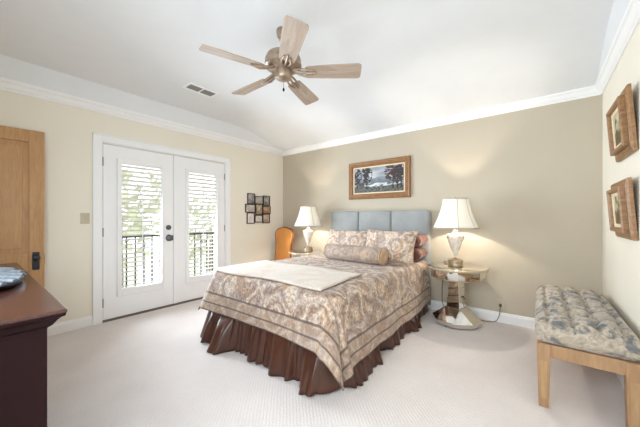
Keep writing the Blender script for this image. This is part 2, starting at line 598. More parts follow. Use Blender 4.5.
def glazed_leaf(name, y0, y1, gy0, gy1, ry0, ry1, hinge_y, hardware):
    """a door leaf with a raised window frame, a pane and a slatted blind in it"""
    z0, z1, gz0, gz1 = 0.024, 2.044, 0.345, 1.842
    xi, xo = XL - 0.008, XL - 0.053
    bm = B()
    box(bm, xo, xi, y0, gy0, z0, z1)
    box(bm, xo, xi, gy1, y1, z0, z1)
    box(bm, xo, xi, gy0, gy1, z0, gz0)
    box(bm, xo, xi, gy0, gy1, gz1, z1)
    d = struct(obj(name, bm, M['white']))
    bm = B()
    fz0, fz1 = 0.262, 1.895
    for a, b, c, e in ((ry0, gy0, fz0, fz1), (gy1, ry1, fz0, fz1), (gy0, gy1, fz0, gz0), (gy0, gy1, gz1, fz1)):
        box(bm, xi, xi + 0.022, a, b, c, e)
    obj('window_frame', bm, M['white'], d, bevel=0.005)
    bx('glass', (xo + 0.004, xo + 0.008, gy0, gy1, gz0, gz1), M['glass'], d)
    bm = B()
    n = 27
    pitch = (gz1 - gz0) / n
    for k in range(n):
        zc = gz0 + pitch * (k + 0.5)
        xc = xi - 0.012
        w, th = 0.0235, 0.002
        dx, dz = w * math.cos(R_(22)), w * math.sin(R_(22))
        a = [bm.verts.new((xc + sx * dx, y, zc + sx * dz + sz * th)) for y in (gy0 + 0.004, gy1 - 0.004) for sx in (-1, 1) for sz in (-1, 1)]
        for f in ((0, 1, 3, 2), (4, 6, 7, 5), (0, 4, 5, 1), (2, 3, 7, 6), (0, 2, 6, 4), (1, 5, 7, 3)):
            bm.faces.new([a[i] for i in f])
    bl = obj('blind', bm, M['slat'], d)
    ym = (gy0 + gy1) / 2
    bx('tilt_rod', (xi + 0.010, xi + 0.016, ym - 0.006, ym + 0.006, gz0 + 0.02, gz1 - 0.01), M['white'], bl)
    for hz in (0.22, 1.03, 1.84):
        bm = B()
        lathe(bm, [(0.007, hz - 0.05), (0.007, hz + 0.05)], (xi + 0.006, hinge_y, 0), 10)
        obj('hinge', bm, M['steel'], d, smooth=40)
    if hardware:
        bm = B()
        lathe(bm, [(0.034, 0), (0.034, 0.008), (0.028, 0.014)], (0, 0, 0), 24, axis='X')
        bmesh.ops.translate(bm, verts=bm.verts[:], vec=(xi, 1.672, 1.064))
        obj('deadbolt', bm, M['dark_nickel'], d, smooth=40)
        bm = B()
        lathe(bm, [(0.036, 0), (0.036, 0.006), (0.014, 0.012), (0.012, 0.028), (0.026, 0.034), (0.034, 0.046), (0.032, 0.058), (0.02, 0.066), (0.004, 0.068)], (0, 0, 0), 24, axis='X')
        bmesh.ops.scale(bm, verts=bm.verts[:], vec=(1, 1, 1.25))
        bmesh.ops.translate(bm, verts=bm.verts[:], vec=(xi, 1.672, 0.925))
        obj('door_knob', bm, M['dark_nickel'], d, smooth=40)
        bx('strike_plate', (xi - 0.001, xi + 0.004, 1.722, 1.732, 0.89, 0.96), M['black'], d)
    return d


glazed_leaf('door_1', 0.958, 1.732, 1.135, 1.581, 1.088, 1.614, 0.955, True)
d2 = glazed_leaf('door_2', 1.736, 2.512, 1.947, 2.375, 1.900, 2.420, 2.516, False)
bx('astragal', (XL - 0.008, XL + 0.004, 1.736, 1.790, 0.024, 2.044), M['white'], d2, bevel=0.003)

# wooden door standing open along the left wall
dw = struct(thing('door_3', 'x', 'door', (-3.865, -0.29, 0), R_(-3.4)))
del dw['label'], dw['category']
bm = B()
W3, H3, T3 = 0.755, 2.03, 0.036
for y0, y1, z0, z1 in ((0, 0.105, 0.01, H3), (W3 - 0.105, W3, 0.01, H3), (0.105, W3 - 0.105, 0.01, 0.24), (0.105, W3 - 0.105, 0.70, 0.87), (0.105, W3 - 0.105, H3 - 0.115, H3)):
    box(bm, 0, T3, y0, y1, z0, z1)
obj('stile_frame', bm, M['door_wood'], dw, bevel=0.004)
for z0, z1 in ((0.24, 0.70), (0.87, H3 - 0.115)):
    bm = B()
    box(bm, 0.014, T3 - 0.016, 0.100, W3 - 0.100, z0 - 0.004, z1 + 0.004)
    box(bm, 0.010, T3 - 0.009, 0.145, W3 - 0.145, z0 + 0.040, z1 - 0.040)
    obj('door_panel', bm, M['door_wood'], dw, bevel=0.004)
bm = B()
rounded_box(bm, (T3 + 0.004, W3 - 0.058, 0.785), (0.008, 0.05, 0.17), 0.004, (2, 6, 10))
hp = obj('handle_plate', bm, M['black'], dw, smooth=40)
bm = B()
lathe(bm, [(0.012, 0), (0.011, 0.03), (0.024, 0.038), (0.029, 0.05), (0.024, 0.062), (0.004, 0.066)], (0, 0, 0), 20, axis='X')
bmesh.ops.translate(bm, verts=bm.verts[:], vec=(T3 + 0.006, W3 - 0.058, 0.815))
obj('door_knob', bm, M['black'], hp, smooth=40)
bx('latch', (0.008, T3 - 0.008, W3, W3 + 0.004, 0.74, 0.84), M['antique_gold'], dw)

# unseen window over the dresser, added behind the camera to admit fill light
w1 = struct(bx('added_window_1', (WX0, WX1, YF - 0.075, YF - 0.07, WZ0, WZ1), M['glass']))
bm = B()
for a, b, c, e in ((WX0, WX0 + 0.05, WZ0, WZ1), (WX1 - 0.05, WX1, WZ0, WZ1), (WX0, WX1, WZ0, WZ0 + 0.05), (WX0, WX1, WZ1 - 0.05, WZ1), (-0.80, -0.75, WZ0, WZ1)):
    box(bm, a, b, YF - 0.10, YF - 0.04, c, e)
obj('window_frame', bm, M['white'], w1)

# ------------------------------------------------------------------ outdoors beyond the doors
struct(bx('balcony_floor', (-5.35, XL - WT, -0.4, 4.2, -0.18, -0.06), plain('balcony_concrete', rgb(176, 170, 160), 0.8)))
struct(bx('ground', (-40, -5.5, -25, 30, -3.3, -3.2), plain('lawn_green', rgb(196, 198, 180), 0.95, var=0.1)))
rl = thing('balcony_railing', 'dark metal balcony railing with upright pickets seen through the door blinds', 'railing', (-5.2, 0, -0.06))
bm = B()
box(bm, -0.02, 0.02, -0.35, 4.15, 0.93, 0.97)
obj('top_rail', bm, M['black'], rl, bevel=0.004)
bm = B()
box(bm, -0.015, 0.015, -0.35, 4.15, 0.08, 0.11)
obj('bottom_rail', bm, M['black'], rl)
proto = None
for k in range(36):
    y = -0.30 + k * 0.125
    if proto is None:
        bm = B()
        box(bm, -0.009, 0.009, -0.009, 0.009, 0.0, 0.93)
        proto = obj('picket', bm, M['black'], rl, loc=(0, y, 0))
    else:
        c = proto.copy()
        C.objects.link(c)
        c.parent = rl
        c.location = (0, y, 0)

leafm = plain('olive_leaves', rgb(186, 190, 160), 0.8, var=0.2, vscale=3)
barkm = plain('grey_bark', rgb(130, 120, 110), 0.9)
random.seed(4)
for k, (x, y, h, r, lab) in enumerate(((-10.5, 2.9, 6.0, 1.7, 'olive green tree beyond the balcony, behind the pane with the door knob'),
                                       (-12.5, 7.2, 5.2, 1.9, 'olive green tree beyond the balcony, behind the pane nearer the corner'))):
    tr_ = thing('tree', lab, 'tree', (x, y, -3.2))
    bm = B()
    tube(bm, [(0, 0, 0), (0.1, 0.05, h * 0.4), (0.0, 0.1, h * 0.75)], [0.16, 0.12, 0.07])
    obj('trunk', bm, barkm, tr_, smooth=60)
    bm = B()
    for q in range(190):
        d = Vector((random.gauss(0, 1), random.gauss(0, 1), random.gauss(0, 0.8))).normalized() * r * random.uniform(0.55, 1.0)
        p = d + Vector((0, 0, h * 0.75))
        n = Vector((random.gauss(0, 1), random.gauss(0, 1), random.gauss(0, 1))).normalized()
        a = n.orthogonal().normalized() * random.uniform(0.12, 0.26)
        b = n.cross(a) * 0.6
        m0 = n * 0.05
        bm.faces.new([bm.verts.new(p + e) for e in (a, b + m0, -a, -b + m0)])
    obj('foliage', bm, leafm, tr_)

# ------------------------------------------------------------------ bed
BX0, BX1, BY0, BY1, BZ = -2.65, -1.13, 1.57, 3.66, 0.635
bed = thing('bed', 'queen bed with blue grey padded headboard and chocolate brown gathered skirt', 'bed', (0, 0, 0))
bed.location = ((BX0 + BX1) / 2, (BY0 + BY1) / 2, 0)
off = Vector(bed.location)


def bed_part(name, bm, m, **k):
    bmesh.ops.translate(bm, verts=bm.verts[:], vec=-off)
    return obj(name, bm, m, bed, **k)


bm = B()
rounded_box(bm, ((BX0 + BX1) / 2, (BY0 + BY1) / 2, 0.51), (BX1 - BX0, BY1 - BY0, 0.25), 0.06, (24, 30, 8))
bed_part('mattress', bm, M['mattress'], smooth=60)
bm = B()
box(bm, BX0 + 0.02, BX1 - 0.02, BY0 + 0.02, BY1 - 0.01, 0.14, 0.384)
bed_part('box_spring', bm, M['mattress'], bevel=0.02)
for x in (BX0 + 0.12, BX1 - 0.12):
    for y in (BY0 + 0.15, BY1 - 0.1):
        bm = B()
        lathe(bm, [(0.03, 0), (0.035, 0.14)], (x, y, 0), 16)
        bed_part('leg', bm, M['black'], smooth=40)
# headboard: backing plus three padded panels
HX0, HX1 = -2.665, -1.105
bm = B()
box(bm, HX0 + 0.01, HX1 - 0.01, 3.735, 3.77, 0.05, 1.28)
hb = bed_part('headboard', bm, M['velvet'], bevel=0.02)
pw = (HX1 - HX0) / 3
for k in range(3):
    w = pw

    def puff(p, w=w):
        u, v_ = p.x / (w / 2), p.z / 0.5
        if p.y < 0:
            p.y -= 0.022 * max(0, 1 - u * u) ** 0.6 * max(0, 1 - v_ ** 4) ** 0.6
        if p.z > 0.3:
            p.z += 0.010 * (1 - u * u) * (p.z - 0.3) / 0.2
        return p
    bm = B()
    rounded_box(bm, (HX0 + pw * (k + 0.5), 3.70, 0.79), (w - 0.001, 0.09, 1.0), 0.022, (22, 6, 40), puff)
    bmesh.ops.translate(bm, verts=bm.verts[:], vec=-off)
    obj('headboard_panel', bm, M['velvet'], hb, smooth=60)

# gathered skirt on three sides
random.seed(11)
path = []
yb = BY1 - 0.02
nseg = 150
pts = [(BX0, yb), (BX0, BY0), (BX1, BY0), (BX1, yb)]
rc = 0.07


def skirt_path():
    out = []
    def add(x, y, nx, ny):
        out.append((x, y, nx, ny))
    n = 210
    for i in range(n):
        add(BX0, yb + (BY0 + rc - yb) * i / n, -1, 0)
    for i in range(26):
        a = PI + PI / 2 * i / 26
        add(BX0 + rc + rc * math.cos(a), BY0 + rc + rc * math.sin(a), math.cos(a), math.sin(a))
    for i in range(170):
        add(BX0 + rc + (BX1 - BX0 - 2 * rc) * i / 170, BY0, 0, -1)
    for i in range(26):
        a = 1.5 * PI + PI / 2 * i / 26
        add(BX1 - rc + rc * math.cos(a), BY0 + rc + rc * math.sin(a), math.cos(a), math.sin(a))
    for i in range(n + 1):
        add(BX1, BY0 + rc + (yb - BY0 - rc) * i / n, 1, 0)
    return out


sp = skirt_path()
bm = B()
rows = 16
arc = 0.0
cols_ = []
prev = None
for (x, y, nx, ny) in sp:
    if prev:
        arc += max(0.004, math.hypot(x - prev[0], y - prev[1]))
    prev = (x, y)
    fine = math.sin(arc * 74 + 3.2 * math.sin(arc * 7.3) + 2.0 * math.sin(arc * 17.1)) * 0.5 + 0.5
    fine *= 0.55 + 0.9 * abs(noise.noise(Vector((arc * 6.0, 5.5, 2.0))))
    big = noise.noise(Vector((arc * 4.2, 1.3, 0)))
    mid = noise.noise(Vector((arc * 9.0, 7.7, 0)))
    back = max(0.0, min(1.0, (yb - y) / 0.10))
    front = max(0.0, -ny)
    col = []
    bil = 0.0
    lim = 1.0
    if ny < -0.3:
        bil = 0.07 * math.exp(-((x + 2.32) / 0.20) ** 2)
    if nx > 0.05 and y < 2.2:
        bil = 0.07 * math.exp(-((y - 1.68) / 0.22) ** 2)
    for r in range(rows + 1):
        h = r / rows            # 0 top, 1 floor
        o = 0.012 + (0.035 + 0.065 * front) * h ** 1.2 + (0.030 * (1 - h) + 0.028 * h) * fine + (0.10 * h ** 1.2) * big + (0.018 + 0.10 * h) * mid + bil * h ** 1.3
        o = min(max(0.006, o), (0.014 if nx < -0.5 else 0.028) + (0.22 + 2.2 * bil) * max(0.0, h - 0.52 + 0.27 * front)) * (1 - 0.75 * max(0.0, min(1.0, (y - 3.05) / 0.25))) * (0.55 if nx > 0.05 and ny < -0.05 else 1.0) * (0.4 + 0.6 * back)
        tx, ty = -ny, nx
        sl = 0.03 * h * noise.noise(Vector((arc * 6.0, 3.1, h * 1.6)))
        z = 0.42 * (1 - h) + 0.006 + 0.020 * h * max(0.0, noise.noise(Vector((arc * 5.0, 9.4, 0))))
        col.append(bm.verts.new((x + nx * o + tx * sl, y + ny * o + ty * sl, z)))
    cols_.append(col)
for a, b in zip(cols_, cols_[1:]):
    for r in range(rows):
        bm.faces.new((a[r], b[r], b[r + 1], a[r + 1]))
bed_part('bed_skirt', bm, M['skirt'], smooth=80, solid=0.003)


# ------------------------------------------------------------------ coverlet and throw
def drape(s, t, lift=0.0, wav=1.0):
    """cloth point (s,t): flat on the mattress, rolling over the sides and hanging in folds"""
    rho = 0.055
    ix0, ix1, iy0 = BX0 + rho, BX1 - rho, BY0 + rho
    z0 = BZ + 0.016 + lift
    cx, cy = max(ix0, min(ix1, s)), max(iy0, t)
    a, b = s - cx, t - cy
    r = math.hypot(a, b)
    if r < 1e-6:
        z = z0 + 0.006 * noise.noise(Vector((s * 3.5, t * 3.5, 0.5))) + 0.003 * noise.noise(Vector((s * 11, t * 11, 4.5)))
        return Vector((s, t, z))
    dx, dy = a / r, b / r
    if a < 0 and b < 0:
        r = max(-a, -b) * 0.85 + r * 0.15
    elif a > 0 and b < 0 and r > 0.55:
        r = 0.55 + 0.10 * (1 - math.exp(-(r - 0.55) / 0.10))
    R = rho + 0.016 + lift
    if r < R * PI / 2:
        q = r / R
        hor, dz = R * math.sin(q), R * (1 - math.cos(q))
        drop = 0.0
    else:
        drop = r - R * PI / 2
        th = math.degrees(math.atan2(-dy, abs(dx)))   # 0 on the long side, 90 on the foot

        def side_fl(t_):
            w_ = noise.noise(Vector((t_ * 3.3, 2.0, 0)))
            return (0.19 + 0.11 * w_ + 0.10 * max(0.0, 1 - (t_ - iy0) / 0.5) ** 2) * (0.45 + 0.55 * min(1, max(0, (3.4 - t_) / 0.4)))

        def foot_fl(s_):
            return 0.17 + 0.05 * noise.noise(Vector((s_ * 2.6, 6.0, 0))) + 0.24 * max(0.0, 1 - (s_ - ix0) / 0.5) ** 2 + 0.24 * max(0.0, 1 - (ix1 - s_) / 0.40) ** 2

        if dx and dy:
            if dx < 0:
                fl = 0.41
            else:
                q_ = th / 90.0
                q_ = q_ * q_ * (3 - 2 * q_)
                fl = side_fl(iy0) * (1 - q_) + foot_fl(ix1) * q_
                env = math.sin(math.radians(2 * th)) ** 0.5 if 0 < th < 90 else 0.0
                fl += env * (0.34 * math.exp(-((th - 54) / 18.0) ** 2) - 0.12 * math.exp(-((th - 33) / 8.0) ** 2) + 0.12 * math.exp(-((th - 15) / 8.0) ** 2))
        elif dx < 0:
            fl = 0.02 + 0.39 * max(0.0, 1 - (t - iy0) / 0.6) ** 2
        elif dx > 0:
            fl = side_fl(t)
        else:
            fl = foot_fl(s)
        fl = max(0.015, min(0.6, fl))
        hor = R + fl * drop
        dz = R + drop * math.sqrt(1 - fl * fl)
    return Vector((cx + dx * hor, cy + dy * hor, z0 - dz))


def cloth(name, s0, s1, t0, t1, ns, nt, m, lift=0.0, thick=0.01, skew=None):
    bm = B()
    vs, hem, st = [], [], []
    for j in range(nt + 1):
        for i in range(ns + 1):
            s, t = s0 + (s1 - s0) * i / ns, t0 + (t1 - t0) * j / nt
            d = min(s - s0, s1 - s, t - t0)
            q = (s, t)
            if skew:
                q = skew(s, t)
            vs.append(bm.verts.new(drape(q[0], q[1], lift)))
            hem.append(d)
            st.append((s, t, 0))
    w = ns + 1
    for j in range(nt):
        for i in range(ns):
            bm.faces.new((vs[j * w + i], vs[j * w + i + 1], vs[(j + 1) * w + i + 1], vs[(j + 1) * w + i]))
    me = bpy.data.meshes.new(name)
    bm.to_mesh(me)
    bm.free()
    h = me.attributes.new('hem', 'FLOAT', 'POINT')
    c = me.attributes.new('cloth', 'FLOAT_VECTOR', 'POINT')
    for k in range(len(hem)):
        h.data[k].value = hem[k]
        c.data[k].vector = st[k]
    for p in me.polygons:
        p.use_smooth = True
    me.materials.append(m)
    o = bpy.data.objects.new(name, me)
    C.objects.link(o)
    md = o.modifiers.new('solid', 'SOLIDIFY')
    md.thickness = thick
    md.offset = 1.0
    return o


cv = cloth('coverlet', BX0 - 0.40, BX1 + 0.48, BY0 - 0.36, 3.60, 150, 150, M['coverlet'], 0.0, 0.009)
tag(cv, 'tan paisley quilted coverlet with dark border lines draped over the bed', 'bedspread')


def askew(s, t):
    return s + 0.02 * math.sin(t * 5), t + 0.10 * ((s + 1.9) / 0.7) * 0.15 + 0.012 * math.sin(s * 6)


th_ = cloth('throw_blanket', -2.66, -1.27, 1.59, 2.24, 70, 36, M['throw'], 0.018, 0.016, askew)
tag(th_, 'ivory throw blanket laid flat across the foot end of the paisley coverlet', 'blanket')


# ------------------------------------------------------------------ pillows
def pillow(name, W, H, T, m, label, cat, loc, rot, group=None, flange=0.0, seed=1, puff=2.6):
    bm = B()
    n = 26
    def pt(u, v_, sgn):
        k = max(0.0, (1 - abs(u) ** puff)) * max(0.0, (1 - abs(v_) ** puff))
        th = T / 2 * k ** 0.42
        th *= 1 + 0.12 * noise.noise(Vector((u * 2 + seed, v_ * 2, sgn * 3.0)))
        x = u * W / 2 * (1 - 0.07 * (1 - v_ * v_) * abs(u) ** 3)
        y = v_ * H / 2 * (1 - 0.09 * (1 - u * u) * abs(v_) ** 3)
        return Vector((x, y, sgn * th))
    grids = []
    for sgn in (1, -1):
        g = {}
        for i in range(n + 1):
            for j in range(n + 1):
                u, v_ = -1 + 2 * i / n, -1 + 2 * j / n
                if sgn == -1 and (i in (0, n) or j in (0, n)):
                    g[i, j] = grids[0][i, j]
                else:
                    g[i, j] = bm.verts.new(pt(u, v_, sgn))
        grids.append(g)
        for i in range(n):
            for j in range(n):
                f = (g[i, j], g[i + 1, j], g[i + 1, j + 1], g[i, j + 1])
                bm.faces.new(f if sgn == 1 else f[::-1])
    if flange:
        edge = [grids[0][i, 0] for i in range(n)] + [grids[0][n, j] for j in range(n)] + [grids[0][i, n] for i in range(n, 0, -1)] + [grids[0][0, j] for j in range(n, 0, -1)]
        tube(bm, [e.co * 1.0 for e in edge], flange, 6, closed=True)
    root = thing(name, label, cat, loc, 0, group)
    root.rotation_euler = rot
    obj('pillow_body', bm, m, root, smooth=75)
    return root


# rest pillows stacked by the headboard, then the two shams leaning on them, then the bolster
ZT = BZ + 0.032
p1 = pillow('pillow', 0.66, 0.30, 0.15, M['terracotta'], 'terracotta satin pillow lying flat on the coverlet, lower of its stack', 'pillow', (-1.425, 3.455, ZT + 0.083), (0, 0, R_(1)), 'terracotta pillows', seed=3, puff=9.0)
p2 = pillow('pillow', 0.66, 0.30, 0.15, M['terracotta'], 'terracotta satin pillow resting on another pillow, upper of the stack', 'pillow', (-1.42, 3.455, ZT + 0.252), (0, 0, R_(-1)), 'terracotta pillows', seed=5, puff=9.0)
s1 = pillow('pillow_sham', 0.74, 0.37, 0.15, M['sham'], 'paisley sham pillow behind the bolster, at the side of the wooden chair', 'pillow', (-2.14, 3.36, ZT + 0.182), (R_(64), 0, R_(2)), 'paisley shams', 0.006, 2)
s2 = pillow('pillow_sham', 0.66, 0.39, 0.15, M['sham'], 'paisley sham pillow leaning in front of the terracotta pillows', 'pillow', (-1.41, 3.10, ZT + 0.196), (R_(68), 0, R_(-3)), 'paisley shams', 0.006, 8)

bo = thing('bolster', 'round taupe bolster cushion lying in front of the two paisley shams', 'cushion', (-1.76, 2.89, ZT + 0.098), R_(-4))
bm = B()
Lb, rb = 0.80, 0.095
prof = [(rb * 0.9, -Lb / 2), (rb * 0.97, -Lb / 2 + 0.02), (rb * 1.02, -0.25), (rb * 1.04, 0), (rb * 1.02, 0.25), (rb * 0.97, Lb / 2 - 0.02), (rb * 0.9, Lb / 2)]
lathe(bm, prof, (0, 0, 0), 40, axis='X')
obj('bolster_body', bm, M['bolster'], bo, smooth=50)
for sgn in (-1, 1):
    bm = B()
    x0 = sgn * (Lb / 2)
    lathe(bm, [(rb * 0.88, x0), (rb * 0.95, x0 + sgn * 0.008), (rb * 0.75, x0 + sgn * 0.018), (rb * 0.3, x0 + sgn * 0.012), (0.008, x0 + sgn * 0.004)], (0, 0, 0), 40, axis='X', mod=lambda a, h: 1 + 0.03 * math.sin(a * 14))
    obj('bolster_end', bm, M['bolster_end'], bo, smooth=70)
    bm = B()
    tube(bm, [(x0 - sgn * 0.005, rb * 0.97 * math.cos(2 * PI * k / 40), rb * 0.97 * math.sin(2 * PI * k / 40)) for k in range(40)], 0.006, 8, closed=True)
    obj('piping', bm, M['bolster_end'], bo, smooth=60)


# ------------------------------------------------------------------ mirrored round tables
def facet_table(label, loc, R, rz):
    tb = thing('side_table', label, 'table', loc, rz, 'mirrored bedside tables')
    TZ = 0.645
    bm = B()
    lathe(bm, [(R - 0.006, TZ - 0.022), (R, TZ - 0.016), (R, TZ - 0.006), (R - 0.006, TZ)], (0, 0, 0), 64)
    tp = obj('table_top', bm, M['champagne'], tb, smooth=40)
    bm = B()
    lathe(bm, [(R - 0.012, TZ), (R - 0.014, TZ + 0.0015)], (0, 0, 0), 64)
    obj('mirror_inset', bm, M['mirror'], tp, smooth=40)
    bm = B()
    lathe(bm, [(R - 0.05, TZ - 0.118), (R - 0.045, TZ - 0.022)], (0, 0, 0), 14)
    ap = obj('apron', bm, M['mirror'], tb, bevel=0.003)
    bm = B()
    lathe(bm, [(R - 0.047, TZ - 0.126), (R - 0.043, TZ - 0.118)], (0, 0, 0), 14)
    obj('apron_edge', bm, M['champagne'], ap)
    # tapered faceted column in three mirrored tiers
    bm = B()
    lathe(bm, [(0.105, 0.178), (0.098, 0.29), (0.092, 0.292), (0.088, 0.41), (0.082, 0.412), (0.078, TZ - 0.11)], (0, 0, 0), 4)
    obj('pedestal', bm, M['mirror'], tb, bevel=0.003)
    # stepped base: octagonal skirt rising in triangles to the square column
    bm = B()
    Rb = R * 0.80
    o0 = [bm.verts.new((Rb * math.cos(PI / 4 * k + PI / 8), Rb * math.sin(PI / 4 * k + PI / 8), 0.022)) for k in range(8)]
    o1 = [bm.verts.new((Rb * math.cos(PI / 4 * k + PI / 8), Rb * math.sin(PI / 4 * k + PI / 8), 0.062)) for k in range(8)]
    sq = [bm.verts.new((0.118 * math.cos(PI / 2 * k), 0.118 * math.sin(PI / 2 * k), 0.185)) for k in range(4)]
    for k in range(8):
        bm.faces.new((o0[k], o0[(k + 1) % 8], o1[(k + 1) % 8], o1[k]))
    bm.faces.new(o0[::-1])
    bm.faces.new(sq)
    for k in range(4):
        a0, a1 = o1[(2 * k - 1) % 8], o1[2 * k]
        b0 = o1[(2 * k + 1) % 8]
        bm.faces.new((a0, a1, sq[k]))
        bm.faces.new((a1, sq[(k + 1) % 4], sq[k]))
        bm.faces.new((a1, b0, sq[(k + 1) % 4]))
    obj('pedestal_base', bm, M['mirror'], tb, bevel=0.002)
    for k in range(4):
        a = PI / 2 * k + PI / 4
        bm = B()
        bmesh.ops.create_uvsphere(bm, u_segments=14, v_segments=8, radius=0.013, matrix=Matrix.Translation((Rb * 0.82 * math.cos(a), Rb * 0.82 * math.sin(a), 0.013)))
        obj('foot', bm, M['steel'], tb, smooth=60)
    return tb


TR = (-0.745, 3.455)
TL = (-3.0, 3.43)
facet_table('mirrored round pedestal table by the wall outlet, fully in view', (TR[0], TR[1], 0), 0.322, R_(28))
facet_table('mirrored round table by the wooden chair, mostly hidden behind the bed', (TL[0], TL[1], 0), 0.290, R_(10))


def lamp(label, loc, cord_pts=None):
    lp = thing('table_lamp', label, 'lamp', loc, 0, 'bedside lamps')
    bm = B()
    lathe(bm, [(0.074, 0), (0.080, 0.006), (0.082, 0.03), (0.074, 0.045), (0.082, 0.050), (0.078, 0.068), (0.055, 0.080), (0.024, 0.088), (0.014, 0.10)], (0, 0, 0), 36)
    obj('lamp_base', bm, M['antique_gold'], lp, smooth=40)
    bm = B()
    lathe(bm, [(0.012, 0.098), (0.012, 0.11), (0.020, 0.135), (0.040, 0.185), (0.060, 0.240), (0.076, 0.290), (0.085, 0.328), (0.083, 0.350), (0.062, 0.366), (0.034, 0.376), (0.024, 0.390), (0.030, 0.400), (0.022, 0.408)], (0, 0, 0), 40,
          mod=lambda a, h: 1 + (0.035 * abs(math.cos(a * 6)) if h < 0.31 else 0))
    u = obj('urn', bm, M['ceramic'], lp, smooth=60)
    for sgn in (-1, 1):
        bm = B()
        tube(bm, [(sgn * (0.074 + 0.020 * math.sin(PI * k / 8)), 0.0, 0.305 + 0.055 * k / 8) for k in range(9)], 0.008, 8)
        o = obj('urn_handle', bm, M['antique_gold'], u, smooth=60)
        o.rotation_euler = (0, 0, R_(38))
    bm = B()
    lathe(bm, [(0.007, 0.405), (0.007, 0.515), (0.014, 0.52), (0.014, 0.552)], (0, 0, 0), 14)
    obj('stem', bm, M['antique_gold'], lp, smooth=40)
    bm = B()
    bmesh.ops.create_uvsphere(bm, u_segments=16, v_segments=10, radius=0.026, matrix=Matrix.Translation((0, 0, 0.575)))
    obj('bulb', bm, M['bulb'], lp, smooth=60)
    z0, z1, r0, r1 = 0.435, 0.765, 0.235, 0.130
    prof = []
    for k in range(13):
        q = k / 12
        r = r1 + (r0 - r1) * ((1 - q) ** 1.75 * 0.75 + (1 - q) * 0.25)
        prof.append((r, z0 + (z1 - z0) * q))
    bm = B()
    lathe(bm, prof, (0, 0, 0), 72, caps=False)
    sh = obj('lamp_shade', bm, M['shade'], lp, smooth=60, solid=0.002)
    for (r, z) in (prof[0], prof[-1]):
        bm = B()
        tube(bm, [(r * math.cos(2 * PI * k / 48), r * math.sin(2 * PI * k / 48), z) for k in range(48)], 0.005, 6, closed=True)
        obj('shade_trim', bm, M['shade_trim'], sh, smooth=60)
    for k in range(8):
        a = 2 * PI * k / 8 + 0.35
        bm = B()
        tube(bm, [((r + 0.002) * math.cos(a), (r + 0.002) * math.sin(a), z) for r, z in prof], 0.0026, 6)
        obj('shade_seam', bm, M['shade_trim'], sh, smooth=60)
    bm = B()
    for k in range(3):
        a = 2 * PI * k / 3
        tube(bm, [(0, 0, 0.755), (r1 * math.cos(a), r1 * math.sin(a), 0.762)], 0.002, 6)
    tube(bm, [(0, -0.012, 0.53), (0, -0.060, 0.60), (0, -0.050, 0.70), (0, 0, 0.755), (0, 0.050, 0.70), (0, 0.060, 0.60), (0, 0.012, 0.53)], 0.002, 6)
    obj('harp', bm, M['antique_gold'], lp)
    bm = B()
    lathe(bm, [(0.004, 0.755), (0.010, 0.772), (0.008, 0.784), (0.002, 0.79)], (0, 0, 0), 14)
    obj('finial', bm, M['antique_gold'], lp, smooth=60)
    if cord_pts:
        bm = B()
        tube(bm, cord_pts, 0.0035, 8)
        cd = obj('power_cord', bm, M['cord'], lp, smooth=60)
        e = cord_pts[-1]
        bx('plug', (e[0] - 0.013, e[0] + 0.013, e[1] - 0.004, e[1] + 0.026, e[2] - 0.015, e[2] + 0.015), M['cord'], cd, bevel=0.004)
    return lp


LZ = 0.647
lx, ly = -0.755, 3.455
wp = [(lx - 0.02, ly + 0.06, LZ + 0.006), (lx - 0.10, ly + 0.16, LZ + 0.006), (lx - 0.17, ly + 0.24, LZ + 0.004), (lx - 0.19, ly + 0.275, LZ + 0.004), (lx - 0.20, ly + 0.293, 0.61), (lx - 0.205, 3.76, 0.50), (lx - 0.225, 3.768, 0.30), (lx - 0.22, 3.765, 0.12),
      (lx - 0.16, 3.755, 0.01), (lx + 0.02, 3.74, 0.006), (lx + 0.2, 3.70, 0.006), (-0.45, 3.70, 0.006), (-0.39, 3.735, 0.02), (-0.36, 3.755, 0.09), (-0.352, 3.75, 0.17), (-0.352, 3.758, 0.195)]
# smooth the cord a little
def smooth_pts(ps, n=5):
    out = []
    ps = [Vector(p) for p in ps]
    for i in range(len(ps) - 1):
        p0, p1, p2, p3 = ps[max(i - 1, 0)], ps[i], ps[i + 1], ps[min(i + 2, len(ps) - 1)]
        for k in range(n):
            q = k / n
            out.append(0.5 * ((2 * p1) + (p2 - p0) * q + (2 * p0 - 5 * p1 + 4 * p2 - p3) * q * q + (3 * p1 - p0 - 3 * p2 + p3) * q ** 3))
    out.append(ps[-1])
    return out


cord = [tuple(p - Vector((lx, ly, LZ))) for p in smooth_pts(wp)]
lamp('white urn lamp with flared shade on the table by the wall outlet', (lx, ly, LZ), cord)
lamp('white urn lamp with flared shade on the table by the wooden chair', (-2.955, 3.43, LZ)).scale = (0.95, 0.95, 0.95)

ot = thing('wall_outlet', 'almond wall outlet above the baseboard with a lamp cord plugged in', 'outlet', (-0.352, YB, 0.207))
bx('cover_plate', (-0.036, 0.036, -0.006, 0, -0.058, 0.058), M['plate'], ot, bevel=0.003)
bx('socket', (-0.016, 0.016, -0.009, -0.005, 0.008, 0.042), M['plate'], ot, bevel=0.002)

sw = thing('light_switch', 'almond light switch plate on the wall beside the french doors', 'switch', (XL, 0.795, 1.19))
bx('switch_plate', (0, 0.006, -0.04, 0.04, -0.06, 0.06), M['plate'], sw, bevel=0.003)
bx('toggle', (0.006, 0.016, -0.005, 0.005, -0.010, 0.014), M['plate'], sw, bevel=0.002)


